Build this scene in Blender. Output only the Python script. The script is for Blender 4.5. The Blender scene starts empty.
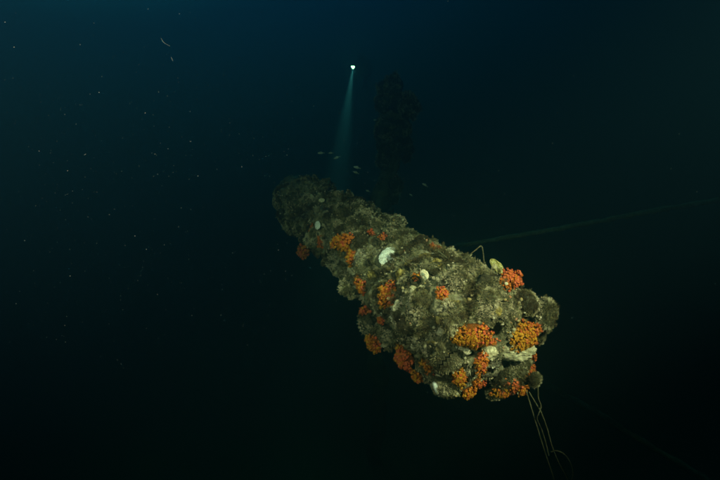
import bpy, bmesh, math, random
import numpy as np
from mathutils import Vector, Matrix, noise
from mathutils.bvhtree import BVHTree

random.seed(7)
rng = np.random.default_rng(7)
S = bpy.context.scene
COL = S.collection
R = math.radians

# ------------------------------------------------------------------ camera
F = 478.0                       # focal length in photograph pixels
CAM = Vector((0, 0, 5.0))
cam_d = bpy.data.cameras.new("camera")
cam_d.sensor_width = 36.0
cam_d.lens = F / 720.0 * 36.0
cam_d.clip_start = 0.05
cam_d.clip_end = 300
cam = bpy.data.objects.new("camera", cam_d)
COL.objects.link(cam)
cam.location = CAM
cam.rotation_euler = (R(90), 0, 0)
S.camera = cam

# ------------------------------------------------------------------ render settings
S.view_settings.view_transform = 'Standard'
S.view_settings.look = 'None'
S.view_settings.gamma = 1
S.view_settings.exposure = 0.0
S.cycles.use_denoising = True
S.cycles.max_bounces = 4
S.cycles.diffuse_bounces = 2
S.cycles.glossy_bounces = 2
S.cycles.volume_bounces = 1
S.cycles.transparent_max_bounces = 4

# ------------------------------------------------------------------ world: what is left of the daylight at this depth
W = bpy.data.worlds.new("World")
S.world = W
W.use_nodes = True
nt = W.node_tree
for n in list(nt.nodes):
    nt.nodes.remove(n)
out = nt.nodes.new("ShaderNodeOutputWorld")
bg = nt.nodes.new("ShaderNodeBackground")
tc = nt.nodes.new("ShaderNodeTexCoord")
dot = nt.nodes.new("ShaderNodeVectorMath"); dot.operation = 'DOT_PRODUCT'
L = Vector((-0.34, 0.34, 0.87)).normalized()      # towards the surface light
dot.inputs[1].default_value = L
mr = nt.nodes.new("ShaderNodeMapRange")
mr.inputs[1].default_value = -1
mr.inputs[2].default_value = 1
ramp = nt.nodes.new("ShaderNodeValToRGB")
els = ramp.color_ramp.elements
stops = [(0.0, (.006, .034, .030)), (0.5, (.010, .055, .055)), (0.68, (.005, .012, .014)),
         (0.78, (.004, .018, .040)), (0.87, (.003, .016, .085)), (0.94, (.02, .25, .62)), (1.0, (.05, .85, 1.85))]
els[0].position = stops[0][0]; els[0].color = (*stops[0][1], 1)
els[1].position = stops[-1][0]; els[1].color = (*stops[-1][1], 1)
for p, c in stops[1:-1]:
    e = els.new(p); e.color = (*c, 1)
ramp.color_ramp.interpolation = 'EASE'
nt.links.new(tc.outputs['Generated'], dot.inputs[0])
nt.links.new(dot.outputs['Value'], mr.inputs[0])
nt.links.new(mr.outputs[0], ramp.inputs[0])
nt.links.new(ramp.outputs[0], bg.inputs[0])
nt.links.new(bg.outputs[0], out.inputs[0])
bg.inputs[1].default_value = 0.88

# ------------------------------------------------------------------ the camera's two strobes
def spot_lamp(name, loc, aim, energy, size, blend, color, radius):
    d = bpy.data.lights.new(name, 'SPOT')
    d.energy = energy; d.spot_size = R(size); d.spot_blend = blend
    d.color = color; d.shadow_soft_size = radius
    o = bpy.data.objects.new(name, d)
    COL.objects.link(o)
    o.location = loc
    o.rotation_euler = (Vector(aim) - Vector(loc)).to_track_quat('-Z', 'Y').to_euler()
    return o

spot_lamp("strobe", (1.90, -0.50, 6.40), (0.45, 2.34, 4.68), 2550, 29, 1.0, (1.0, .67, .53), .05)
spot_lamp("strobe", (-0.80, 0.0, 5.35), (-0.25, 4.0, 5.05), 330, 82, 1.0, (1.0, .78, .64), .05)

# ------------------------------------------------------------------ helpers
def px(u, v, Y):
    """a point Y metres in front of the camera, in the direction of pixel u, v of the photograph"""
    return CAM + Vector(((u - 360) / F * Y, Y, -(v - 240) / F * Y))

def ray_dir(u, v):
    return Vector(((u - 360) / F, 1.0, -(v - 240) / F)).normalized()

def mesh(name, verts, faces, mats=(), smooth=True, tip=None):
    me = bpy.data.meshes.new(name)
    me.from_pydata([tuple(v) for v in verts], [], [tuple(f) for f in faces])
    if smooth:
        me.polygons.foreach_set("use_smooth", [True] * len(me.polygons))
    if tip is not None:
        a = me.attributes.new("tip", 'FLOAT', 'POINT')
        a.data.foreach_set("value", np.asarray(tip, dtype=np.float32))
    for m in mats:
        me.materials.append(m)
    me.update()
    return me

def link(name, me, parent=None, mw=None, kind=None, label=None):
    o = bpy.data.objects.new(name, me)
    COL.objects.link(o)
    if parent is not None:
        o.parent = parent
    if mw is not None:
        o.matrix_local = mw
    if kind:
        o['kind'] = kind
    if label:
        o['label'] = label
    return o

def thing(name, label, cat, mw=None, group=None, me=None):
    o = bpy.data.objects.new(name, me)
    COL.objects.link(o)
    if mw is not None:
        o.matrix_local = mw
    o['label'] = label
    o['category'] = cat
    if group:
        o['group'] = group
    return o

def frame(pos, n, spin=0.0):
    """matrix with z along n, x as near the picture's right as it can be"""
    n = n.normalized()
    x = Vector((1, 0, 0))
    x = (x - n * x.dot(n))
    if x.length < .2:
        x = Vector((0, 0, 1)) - n * n.z
    x.normalize()
    y = n.cross(x)
    if spin:
        c, s = math.cos(spin), math.sin(spin)
        x, y = x * c + y * s, y * c - x * s
    m = Matrix((x, y, n)).transposed().to_4x4()
    m.translation = pos
    return m

def fbm(p, oct=4, seed=0.0):
    return noise.fractal(Vector(p) + Vector((seed, seed * .37, -seed)), 1.0, 2.0, oct)

# ------------------------------------------------------------------ materials
def new_mat(name):
    m = bpy.data.materials.new(name)
    m.use_nodes = True
    t = m.node_tree
    b = t.nodes["Principled BSDF"]
    b.inputs["Specular IOR Level"].default_value = .12     # wet surfaces in water hardly shine
    return m, t, b

def nd(t, typ, **kw):
    n = t.nodes.new(typ)
    for k, v in kw.items():
        setattr(n, k, v)
    return n

def rampnode(t, stops):
    r = nd(t, "ShaderNodeValToRGB")
    e = r.color_ramp.elements
    e[0].position, e[0].color = stops[0][0], (*stops[0][1], 1)
    e[1].position, e[1].color = stops[-1][0], (*stops[-1][1], 1)
    for p, c in stops[1:-1]:
        x = e.new(p); x.color = (*c, 1)
    return r

def mixc(t, a, b, fac, mode='MIX'):
    m = nd(t, "ShaderNodeMix", data_type='RGBA', blend_type=mode)
    for sock, val in ((m.inputs[0], fac), (m.inputs[6], a), (m.inputs[7], b)):
        if isinstance(val, (int, float)):
            sock.default_value = val
        elif isinstance(val, tuple):
            sock.default_value = (*val, 1)
        else:
            t.links.new(val, sock)
    return m.outputs[2]

def mottled(name, stops, scale=6.0, detail=6, rough=.95, bump=.4, bscale=60, second=None):
    """mottled growth: two scales of noise through a colour ramp, with fine relief"""
    m, t, b = new_mat(name)
    tcn = nd(t, "ShaderNodeTexCoord")
    n1 = nd(t, "ShaderNodeTexNoise"); n1.inputs["Scale"].default_value = scale
    n1.inputs["Detail"].default_value = detail; n1.inputs["Roughness"].default_value = .65
    t.links.new(tcn.outputs["Object"], n1.inputs["Vector"])
    r = rampnode(t, stops)
    t.links.new(n1.outputs[0], r.inputs[0])
    col = r.outputs[0]
    n2 = nd(t, "ShaderNodeTexNoise"); n2.inputs["Scale"].default_value = bscale
    n2.inputs["Detail"].default_value = 4
    t.links.new(tcn.outputs["Object"], n2.inputs["Vector"])
    r2 = rampnode(t, [(.3, (.55, .55, .55)), (.7, (1.3, 1.3, 1.3))])
    t.links.new(n2.outputs[0], r2.inputs[0])
    col = mixc(t, col, r2.outputs[0], 1.0, 'MULTIPLY')
    t.links.new(col, b.inputs["Base Color"])
    b.inputs["Roughness"].default_value = rough
    bp = nd(t, "ShaderNodeBump"); bp.inputs["Strength"].default_value = bump
    bp.inputs["Distance"].default_value = .01
    t.links.new(n2.outputs[0], bp.inputs["Height"])
    t.links.new(bp.outputs[0], b.inputs["Normal"])
    return m

def tufted(name, roots, tips, by_object=.5, rough=.95, zones=False):
    """fronds / polyps: colour varies per piece, and from root to tip by the mesh's own tip value"""
    m, t, b = new_mat(name)
    geo = nd(t, "ShaderNodeNewGeometry")
    inf = nd(t, "ShaderNodeObjectInfo")
    at = nd(t, "ShaderNodeAttribute"); at.attribute_name = "tip"
    mx = nd(t, "ShaderNodeMix"); mx.inputs[0].default_value = by_object
    t.links.new(geo.outputs["Random Per Island"], mx.inputs[2])
    t.links.new(inf.outputs["Random"], mx.inputs[3])
    if zones:
        nz = nd(t, "ShaderNodeTexNoise"); nz.inputs["Scale"].default_value = 8.5; nz.inputs["Detail"].default_value = 4
        t.links.new(geo.outputs["Position"], nz.inputs["Vector"])
        zr = nd(t, "ShaderNodeMapRange")
        for i_, v_ in ((1, .36), (2, .64), (3, -.85), (4, .85)):
            zr.inputs[i_].default_value = v_
        zr.clamp = False
        t.links.new(nz.outputs[0], zr.inputs[0])
        ad = nd(t, "ShaderNodeMath", operation='ADD')
        t.links.new(mx.outputs[0], ad.inputs[0]); t.links.new(zr.outputs[0], ad.inputs[1])
        mx = ad
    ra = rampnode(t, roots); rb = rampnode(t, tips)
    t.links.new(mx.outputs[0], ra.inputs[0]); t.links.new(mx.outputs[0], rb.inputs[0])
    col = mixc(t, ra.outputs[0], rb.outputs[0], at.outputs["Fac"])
    t.links.new(col, b.inputs["Base Color"])
    b.inputs["Roughness"].default_value = rough
    return m

M_core = mottled("overgrown_steel", [(.28, (.035, .030, .018)), (.42, (.10, .088, .048)), (.52, (.17, .155, .085)),
                                     (.60, (.21, .185, .12)), (.70, (.38, .34, .25))], scale=5.5, bump=.9, bscale=55)
M_clump = mottled("clump_flesh", [(.3, (.022, .019, .010)), (.5, (.055, .048, .025)), (.68, (.12, .105, .06))], scale=2.5, bump=.8, bscale=14)
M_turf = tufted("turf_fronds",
                [(0, (.035, .026, .012)), (.35, (.06, .05, .024)), (.7, (.10, .09, .045)), (1, (.20, .17, .10))],  # roots naturally browner, darkened further as shade between the fronds
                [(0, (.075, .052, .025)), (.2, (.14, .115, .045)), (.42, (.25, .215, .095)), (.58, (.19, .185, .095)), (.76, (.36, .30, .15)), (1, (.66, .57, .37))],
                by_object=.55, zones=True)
M_sponge_w = mottled("pale_sponge", [(.30, (.17, .14, .075)), (.44, (.38, .33, .20)), (.62, (.58, .515, .34))], scale=16, bump=.5, bscale=70)
M_sponge_y = mottled("yellow_sponge", [(.32, (.09, .07, .025)), (.5, (.25, .185, .05)), (.68, (.40, .31, .11))], scale=22, bump=.6, bscale=70)
M_shell = mottled("shell_white", [(.3, (.45, .47, .42)), (.5, (.72, .74, .69)), (.7, (.85, .86, .82))], scale=2.2, bump=.6, bscale=9)
M_shell_c = mottled("shell_cream", [(.3, (.40, .33, .18)), (.5, (.66, .58, .38)), (.7, (.80, .74, .55))], scale=2.2, bump=.6, bscale=9)
M_shell_y = mottled("shell_yellow", [(.36, (.10, .09, .02)), (.48, (.40, .36, .10)), (.62, (.72, .68, .34))], scale=3.2, bump=.8, bscale=11)
M_dark = mottled("gape_shade", [(.3, (.010, .008, .005)), (.7, (.030, .024, .014))], scale=12)  # near-black, stands for the shade inside the oyster's gape
M_coral = {}
for nm, roots, tips in (  # tips naturally paler; roots darkened further as shading between polyps
        ("yellow", [(0, (.16, .045, .004)), (1, (.28, .09, .008))], [(0, (.36, .13, .008)), (.5, (.46, .20, .012)), (1, (.52, .27, .03))]),
        ("orange", [(0, (.16, .03, .004)), (1, (.27, .06, .008))], [(0, (.36, .085, .009)), (.5, (.47, .13, .014)), (1, (.45, .18, .02))]),
        ("red", [(0, (.15, .02, .007)), (1, (.26, .04, .010))], [(0, (.38, .06, .018)), (.5, (.54, .105, .035)), (1, (.52, .16, .06))])):
    M_coral[nm] = tufted("coral_" + nm, roots, tips, rough=.7)
M_coralbase = mottled("coral_base", [(.3, (.08, .022, .005)), (.6, (.20, .06, .008)), (.75, (.30, .11, .02))], scale=14)
M_rope = mottled("old_rope", [(.3, (.05, .045, .022)), (.6, (.13, .12, .065)), (.75, (.20, .185, .11))], scale=30, bump=.5, bscale=160)
M_wire = mottled("overgrown_wire", [(.3, (.16, .16, .09)), (.6, (.30, .29, .18))], scale=6, bump=.6, bscale=30)
M_sand = mottled("seabed_silt", [(.3, (.10, .095, .07)), (.7, (.18, .17, .125))], scale=.6, bump=.4, bscale=8)
M_fish = mottled("fish_skin", [(.3, (.35, .38, .36)), (.7, (.60, .64, .60))], scale=14, rough=.45, bump=.1, bscale=80)
M_snow = mottled("drifting_specks", [(.3, (.22, .23, .22)), (.7, (.50, .50, .48))], scale=10)
M_suit = mottled("neoprene", [(.3, (.010, .011, .012)), (.7, (.022, .024, .026))], scale=8, rough=.8, bscale=90)
M_rubber = mottled("black_rubber", [(.3, (.012, .012, .013)), (.7, (.028, .028, .03))], scale=8, rough=.5, bscale=60)
M_tank = mottled("painted_tank", [(.3, (.06, .065, .06)), (.7, (.10, .105, .10))], scale=4, rough=.4, bump=.1)
M_torch = mottled("anodised_metal", [(.3, (.05, .05, .05)), (.7, (.08, .08, .08))], scale=20, rough=.35, bump=.05)
m, t, b = new_mat("mask_glass")
b.inputs["Base Color"].default_value = (.02, .03, .03, 1); b.inputs["Roughness"].default_value = .08
b.inputs["Specular IOR Level"].default_value = .5
M_glass = m
m, t, b = new_mat("lit_lens")
b.inputs["Base Color"].default_value = (.8, .8, .75, 1)
b.inputs["Emission Color"].default_value = (1.0, .95, .80, 1)
b.inputs["Emission Strength"].default_value = 45.0
m.cycles.emission_sampling = 'NONE'
M_lens = m

# ------------------------------------------------------------------ seabed
def build_seabed():
    n = 90
    xs = np.linspace(-24, 24, n); ys = np.linspace(-6, 42, n)
    v = [(x, y, .35 * fbm((x * .15, y * .15, 0), 4) + .06 * fbm((x, y, 3), 3)) for y in ys for x in xs]
    f = [(j * n + i, j * n + i + 1, (j + 1) * n + i + 1, (j + 1) * n + i) for j in range(n - 1) for i in range(n - 1)]
    link("seabed", mesh("seabed", v, f, [M_sand]), kind="structure")
build_seabed()

# ------------------------------------------------------------------ the water itself
def build_water():
    x0, x1, y0, y1, z0, z1 = -23, 23, -5, 41, -1.6, 10.5
    v = [(x, y, z) for z in (z0, z1) for y in (y0, y1) for x in (x0, x1)]
    f = [(0, 2, 3, 1), (4, 5, 7, 6), (0, 1, 5, 4), (2, 6, 7, 3), (0, 4, 6, 2), (1, 3, 7, 5)]
    m = bpy.data.materials.new("sea_water"); m.use_nodes = True
    t = m.node_tree
    for n in list(t.nodes):
        t.nodes.remove(n)
    o = nd(t, "ShaderNodeOutputMaterial")
    pv = nd(t, "ShaderNodeVolumePrincipled")
    pv.inputs["Color"].default_value = (.045, .145, .20, 1)
    pv.inputs["Absorption Color"].default_value = (.035, .32, .13, 1)
    pv.inputs["Density"].default_value = .30
    pv.inputs["Anisotropy"].default_value = .78
    t.links.new(pv.outputs[0], o.inputs["Volume"])
    link("haze", mesh("haze", v, f, [m], smooth=False), kind="stuff")
build_water()

# ------------------------------------------------------------------ the spar: core
P0 = px(498, 346, 2.28)
P1 = px(318, 214, 4.15)
AX = (P1 - P0).normalized()
UX = Vector((1, 0, 0)); UX = (UX - AX * UX.dot(AX)).normalized()
UY = AX.cross(UX)
LEN = 5.4
FAR = Vector((-.118, 1.0, .090)).normalized()
def axis(s):
    """the spar is bent: past three metres it runs off straight into the murk"""
    if s <= 2.4:
        return P0 + AX * s
    t_ = min(1, (s - 2.4) / .9)
    k = t_ * t_ * .45 if t_ < 1 else .45 + (s - 3.3) / .9
    return P0 + AX * s + (FAR - AX) * (k * .9)
def spar_core():
    NA = 190
    prof = []                       # (s, r, normal axial, normal radial)
    RB = .278
    for k in range(1, 15):          # broken, rounded near end
        a = k / 15 * math.pi / 2
        prof.append((.11 * (1 - math.cos(a)) , RB * math.sin(a) ** .8, -math.cos(a), math.sin(a)))
    s = .11
    while s < LEN:
        prof.append((s, RB * (1 - .085 * min(s, 3.2)), 0, 1))
        s += .011 if s < 2.6 else .035
    v = [P0 - AX * .01]
    for (s, r, na, nr) in prof:
        for i in range(NA):
            th = 2 * math.pi * i / NA
            rad = UX * math.cos(th) + UY * math.sin(th)
            p = axis(s) + rad * r
            n = AX * na + rad * nr
            d = .055 * fbm(p * 3.2, 3, 1.3) + .040 * fbm(p * 9, 3, 5.1) + .011 * fbm(p * 30, 2, 2.2)
            d += .030 * max(0, noise.cell(p * 7) - .3) * max(0, fbm(p * 5, 2, 8))
            v.append(p + n * d)
    f = [(0, 1 + (i + 1) % NA, 1 + i) for i in range(NA)]
    for j in range(len(prof) - 1):
        a = 1 + j * NA
        for i in range(NA):
            i2 = (i + 1) % NA
            f.append((a + i, a + i2, a + NA + i2, a + NA + i))
    c = len(v)
    v.append(axis(LEN))
    a = 1 + (len(prof) - 1) * NA
    f += [(c, a + i, a + (i + 1) % NA) for i in range(NA)]
    return v, f, NA, len(prof)
cv, cf, NA, NP = spar_core()
bvh = BVHTree.FromPolygons(cv, cf)

def surf(u, v):
    """the point of the spar seen at pixel u, v, or the nearest one beside that line of sight"""
    d = ray_dir(u, v)
    p, n, i, dist = bvh.ray_cast(CAM, d)
    if p is None:
        best = None
        for k in range(140):
            q = CAM + d * (1.6 + k * .03)
            pp, nn, ii, dd = bvh.find_nearest(q)
            if best is None or dd < best[0]:
                best = (dd, pp, nn, q)
        dd, p, n, q = best
        p = p.lerp(q, .8)
    if n.dot(CAM - p) < 0 and (CAM - p).normalized().dot(n) < -.3:
        n = -n
    return p.copy(), n.normalized()

# hollows, seen as dark holes: pushed into the core
for (hu, hv, hr, dep) in ((497, 332, .050, .24), (487, 386, .036, .10), (480, 372, .026, .06), (374, 303, .045, .05), (418, 318, .03, .05), (405, 300, .03, .04)):
    hp, hn = surf(hu, hv)
    into = (ray_dir(hu, hv) * .55 - hn * .75).normalized()
    for k in range(len(cv)):
        d2 = (cv[k] - hp).length_squared
        if d2 < (hr * 2.5) ** 2:
            cv[k] = cv[k] + into * dep * math.exp(-(d2 / (hr * hr)) ** 2.5)
HOLES = [(497, 332, .060), (487, 386, .036), (480, 372, .026), (418, 318, .026), (405, 300, .025)]
bvh = BVHTree.FromPolygons(cv, cf)

spar = thing("encrusted_spar", "thick broken spar of a sunken wreck covered all over in marine growth", "wreck spar",
             Matrix.Translation(P0))
INV = Matrix.Translation(-P0)
core = link("spar_core", mesh("spar_core", [p - P0 for p in cv], cf, [M_core]), spar)
taken = [(px(hu, hv, 2.3 if hu > 470 else 2.6), hr) for hu, hv, hr in HOLES]          # (position, radius) of what sits on the spar

# ------------------------------------------------------------------ fronds
def frond_verts(p, n, length, width, bend, segs=2):
    """one bent tapering blade; returns verts, faces (local indices), tip values"""
    side = n.cross(bend)
    if side.length < 1e-4:
        side = n.orthogonal()
    side.normalize()
    vs, tips = [], []
    for k in range(segs):
        q = k / segs
        c = p + n * (length * q) + bend * (length * q * q * .7)
        w = width * (1 - q * .55)
        vs += [c - side * w, c + side * w]
        tips += [q, q]
    vs.append(p + n * length + bend * (length * .7)); tips.append(1.0)
    fs = [(2 * k, 2 * k + 1, 2 * k + 3, 2 * k + 2) for k in range(segs - 1)]
    fs.append((2 * segs - 2, 2 * segs - 1, 2 * segs))
    return vs, fs, tips

def rand_unit():
    z = random.uniform(-1, 1); a = random.uniform(0, 2 * math.pi); r = math.sqrt(1 - z * z)
    return Vector((r * math.cos(a), r * math.sin(a), z))

def plume(vs, fs, ts, p, n, length, bend, pairs=6):
    """a feathery hydroid plume: bent stem with rows of side branches"""
    side = n.cross(bend)
    if side.length < 1e-4:
        side = n.orthogonal()
    side.normalize()
    w = length * .022
    def at(q):
        return p + n * (length * q) + bend * (length * q * q * .6)
    o = len(vs)
    vs += [at(0) - side * w, at(0) + side * w, at(1)]; ts += [0, 0, 1]
    fs.append((o, o + 1, o + 2))
    for k in range(pairs):
        q = .22 + .75 * k / pairs
        ln = length * .36 * math.sin(math.pi * (.25 + .72 * (k / pairs)))
        c, c2 = at(q), at(q + .09)
        for sg in (-1, 1):
            o = len(vs)
            vs += [c, c2, c2 + side * sg * ln + n * ln * .65 + bend * ln * .2]; ts += [q * .7, q * .7, min(1, q + .35)]
            fs.append((o, o + 1, o + 2))

# clump variants, radius 1, sitting on z = 0
def make_clump(seed, fr, flen, squash, lump=1.0):
    random.seed(seed)
    bm = bmesh.new()
    bmesh.ops.create_icosphere(bm, subdivisions=3, radius=1)
    for vv in bm.verts:
        d = 1 + .42 * lump * fbm(vv.co * 1.5, 3, seed) + .16 * fbm(vv.co * 4, 2, seed + 9)
        vv.co = Vector((vv.co.x * d, vv.co.y * d, vv.co.z * d * squash))
    bm.normal_update()
    bm.faces.ensure_lookup_table()
    body_v = [vv.co.copy() for vv in bm.verts]
    body_f = [tuple(x.index for x in f.verts) for f in bm.faces]
    vs, fs, ts = [], [], []
    faces = [f for f in bm.faces if f.calc_center_median().z > -.35]
    areas = np.array([f.calc_area() for f in faces]); areas /= areas.sum()
    pick = rng.choice(len(faces), fr, p=areas)
    for k in pick:
        f = faces[k]
        lw = random.uniform(.6, 1.3)
        a, b, c = [x.co for x in f.verts]
        r1, r2 = random.random(), random.random()
        if r1 + r2 > 1:
            r1, r2 = 1 - r1, 1 - r2
        p = a + (b - a) * r1 + (c - a) * r2
        g = .5 + .9 * max(0, fbm(p * 2.2, 2, seed + 3) + .45)
        for _ in range(6):
            n = (f.normal + rand_unit() * .75).normalized()
            bend = (rand_unit() * .8 + Vector((0, 0, .1)))
            v_, f_, t_ = frond_verts(p - n * .03, n, flen * g * lw * random.uniform(.5, 1.2), random.uniform(.009, .021), bend, 3)
            o = len(vs)
            vs += v_; ts += t_
            fs += [tuple(i + o for i in ff) for ff in f_]
    for k in rng.choice(len(faces), 95, p=areas):
        f = faces[k]
        p = f.calc_center_median() + rand_unit() * .05
        ax = (f.normal + rand_unit() * .8).normalized()
        for _ in range(3):
            n = (ax + rand_unit() * .5).normalized()
            plume(vs, fs, ts, p - n * .03, n, flen * random.uniform(1.1, 2.2), rand_unit() * .6)
    bm.free()
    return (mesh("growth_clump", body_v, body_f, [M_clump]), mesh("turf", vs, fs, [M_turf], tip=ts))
CLUMPS = [make_clump(11, 850, .16, .80), make_clump(12, 900, .14, .65), make_clump(13, 800, .20, .75), make_clump(14, 950, .11, .70),
          make_clump(15, 850, .17, .9), make_clump(16, 750, .13, .55), make_clump(17, 850, .18, .7), make_clump(18, 1300, .15, .92, .35), make_clump(19, 1300, .13, .80, .3)]

def clump(pos, n, r, kind=None, spin=None, label=None, parent=None, squash=1.0):
    k = random.randrange(7) if kind is None else kind
    body, turf = CLUMPS[k]
    parent = spar if parent is None else parent
    mw = Matrix.Translation(-parent.location) @ frame(pos, n, random.uniform(0, 6.28) if spin is None else spin) @ Matrix.Diagonal((r * random.uniform(.88, 1.14), r * random.uniform(.88, 1.14), r * random.uniform(.8, 1.15) * squash, 1))
    c = link("growth_clump", body, parent, mw, label=label)
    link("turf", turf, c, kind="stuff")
    return c

# ------------------------------------------------------------------ polyps
def lathe(profile, seg, jitter=0.0, tipfun=None):
    vs, fs, ts = [], [], []
    rows = []
    for (r, z) in profile:
        if r < 1e-4:
            rows.append([len(vs)]); vs.append((0, 0, z)); ts.append(1.0)
        else:
            row = []
            for i in range(seg):
                a = 2 * math.pi * i / seg
                rr = r * (1 + jitter * math.sin(a * 3 + z * 5))
                row.append(len(vs)); vs.append((rr * math.cos(a), rr * math.sin(a), z)); ts.append(min(1, max(0, z)))
            rows.append(row)
    for a, b in zip(rows[:-1], rows[1:]):
        for i in range(seg):
            i2 = (i + 1) % seg
            if len(a) == 1:
                fs.append((a[0], b[i2], b[i]) if len(b) > 1 else ())
            elif len(b) == 1:
                fs.append((a[i], a[i2], b[0]))
            else:
                fs.append((a[i], a[i2], b[i2], b[i]))
    return vs, fs, ts

def polyp_geo(var):
    if var == 0:      # drawn in: a knob
        vs, fs, ts = lathe([(.70, -.2), (.86, .35), (1.0, .75), (.88, 1.05), (.45, 1.18), (0, 1.12)], 8, .06)
        ts = [t_ * .9 for t_ in ts]
    elif var == 1:    # a cup with its mouth sunk
        vs, fs, ts = lathe([(.72, -.2), (.82, .5), (1.0, .95), (.90, 1.1), (.55, 1.02), (0, .72)], 8, .07)
        ts[-1] = .35
    else:             # half open: a ring of short tentacles round the mouth
        vs, fs, ts = lathe([(.66, -.2), (.74, .6), (.84, .95), (.45, 1.0), (0, .9)], 7, .05)
        vs = [Vector(v) for v in vs]
        for i in range(10):
            a = 2 * math.pi * i / 10
            d = Vector((math.cos(a), math.sin(a), 0)); s_ = Vector((-math.sin(a), math.cos(a), 0))
            o = len(vs)
            vs += [d * .66 + s_ * .2 + Vector((0, 0, .93)), d * .66 - s_ * .2 + Vector((0, 0, .93)), d * 1.22 + Vector((0, 0, 1.28 + .12 * (i % 3)))]
            fs.append((o, o + 1, o + 2)); ts += [.7, .7, 1.0]
    return [Vector(v) for v in vs], fs, ts
POLYP_GEO = [polyp_geo(k) for k in range(3)]
POLYP = {(k, c): mesh("polyp", *POLYP_GEO[k][:2], [M_coral[c]], tip=POLYP_GEO[k][2]) for k in range(3) for c in M_coral}

under = []           # growth that carries colonies standing off the core
def colony(u, v, w, h, hue, label, single=True, group="orange cup corals growing on the spar", psize=2.6, lift=.0, face=.8):
    """cup coral colony: fleshy base and its polyps; hue = (share yellow, orange, red), red ones gather to the right"""
    pos, n = surf(u, v)
    w, h = w * 1.04 + .3, h * 1.04 + .3
    m_ = (pos - CAM).y / F
    tocam = (CAM - pos).normalized()
    n2 = (n + tocam * face).normalized()
    a, b_ = w / 2 * m_, h / 2 * m_
    c = .70 * min(a, b_) + .010
    pos = pos + n2 * lift - n2 * c * .15
    cp, cn, _, cd = bvh.find_nearest(pos)
    if cd > .03:
        under.append((cp.lerp(pos, .35) - tocam * .035, (pos - cp).normalized(), min(.085, cd * .62 + .015)))
    taken.append((pos, max(a, b_) * .95))
    root = thing("cup_coral", label, "coral", frame(pos, n2), group)
    bm = bmesh.new()
    bmesh.ops.create_icosphere(bm, subdivisions=3, radius=1)
    sd = random.uniform(0, 50)
    for q in bm.verts:
        d = .86 + .16 * fbm(q.co * 2, 2, sd)
        q.co = Vector((q.co.x * a * d, q.co.y * b_ * d, q.co.z * c * d * (1 if q.co.z > 0 else .7)))
    bm.normal_update()
    link("coral_base", mesh("coral_base", [q.co.copy() for q in bm.verts], [tuple(x.index for x in f.verts) for f in bm.faces], [M_coralbase]), root)
    bm.free()
    p = psize * m_ * .5
    N = max(5, int(1.9 * a * b_ * math.pi / (p * p * 2.9)))
    jv, jf, jt, jm = [], [], [], []
    names = ["yellow", "orange", "red"]
    for k in range(N):
        rr = math.sqrt((k + .5) / N); an = k * 2.39996 + random.uniform(-.25, .25)
        rr = min(1.0, rr + random.uniform(-.05, .05))
        # ragged outline
        edge = 1 + .22 * math.sin(an * 2 + sd) + .14 * math.sin(an * 5 + sd * 2)
        x, y = rr * math.cos(an) * edge, rr * math.sin(an) * edge
        z = math.sqrt(max(0.02, 1 - min(1, rr) ** 2))
        q = Vector((x * a * .92, y * b_ * .92, z * c * .86))
        nn = Vector((x / a, y / b_, z / c * 1.1)).normalized()
        nn = (nn + Vector((0, 0, .25)) + rand_unit() * .28).normalized()
        wgt = [hue[0] * max(.05, 1 - x * 1.1 - .5 * y), hue[1], hue[2] * max(.05, 1 + x * 1.1 + .5 * y)]
        colr = random.choices(names, wgt)[0]
        s_ = p * random.choice((.55, .7, .85, 1.0, 1.0, 1.2)) * random.uniform(.9, 1.1)
        hgt = p * random.uniform(.7, 2.3)
        mw = frame(q, nn, random.uniform(0, 6)) @ Matrix.Diagonal((s_, s_, hgt, 1))
        var = random.choice((0, 1, 1, 2, 2, 2))
        if single:
            link("polyp", POLYP[(var, colr)], root, mw)
        else:
            gv, gf, gt = POLYP_GEO[var]
            o = len(jv)
            jv += [mw @ g for g in gv]; jt += gt
            jf += [tuple(i + o for i in f) for f in gf]
            jm += [names.index(colr)] * len(gf)
    if not single:
        me = mesh("polyp_cover", jv, jf, [M_coral[x] for x in names], tip=jt)
        me.polygons.foreach_set("material_index", jm)
        link("polyp_cover", me, root, kind="stuff")
    return root

Yl, Or, Rd = (1, .35, .08), (.3, 1, .45), (.05, .5, 1)
colony(474, 336, 37, 25, (1, .5, .20), "large orange cup coral cluster left of the dark hole in the spar's broken end")
colony(523, 335, 34, 26, (1, .35, .14), "large golden orange cup coral cluster right of the dark hole in the spar's broken end")
colony(510, 281, 25, 17, (.0, .4, 1), "red orange cup coral cluster on the top edge beside the yellowish shell", lift=.012)
colony(459, 374, 17, 22, (1, .7, .05), "yellow orange cup coral cluster low on the spar, left of the narrow red orange one")
colony(481, 362, 12, 23, (.3, 1, .8), "narrow upright red orange coral cluster left of the furry round clump on the end")
colony(479, 383, 10, 9, (.1, .8, 1), "small red orange coral cluster below the narrow upright one near the lower edge")
colony(428, 368, 17, 16, (1, .8, .1), "round orange cup coral cluster on the lower edge right of the red orange mass")
colony(403, 361, 24, 20, (.1, .7, 1), "red orange cup coral cluster bulging from the lower left edge of the spar")
colony(398, 346, 9, 11, (.8, 1, .2), "small orange coral tuft just above the red orange bulge at the lower left edge")
colony(415, 379, 12, 9, (.8, 1, .2), "small dull orange coral tuft hanging lowest under the red orange bulge")
colony(390, 294, 21, 28, (.75, .8, .9), "tall orange cup coral cluster below the bright white oyster shell")
colony(362, 284, 10, 21, (.5, 1, .5), "slim dull orange coral strip left of the tall cluster under the white shell")
colony(371, 345, 18, 16, (.9, .9, .1), "dull orange coral cluster farthest left on the shaded lower edge")
colony(382, 322, 7, 14, (.1, .7, 1), "thin red coral streak on the shaded flank above the lower left edge")
colony(365, 311, 12, 9, (.1, .8, 1), "small dim red coral patch on the left edge below the slim orange strip")
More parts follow.
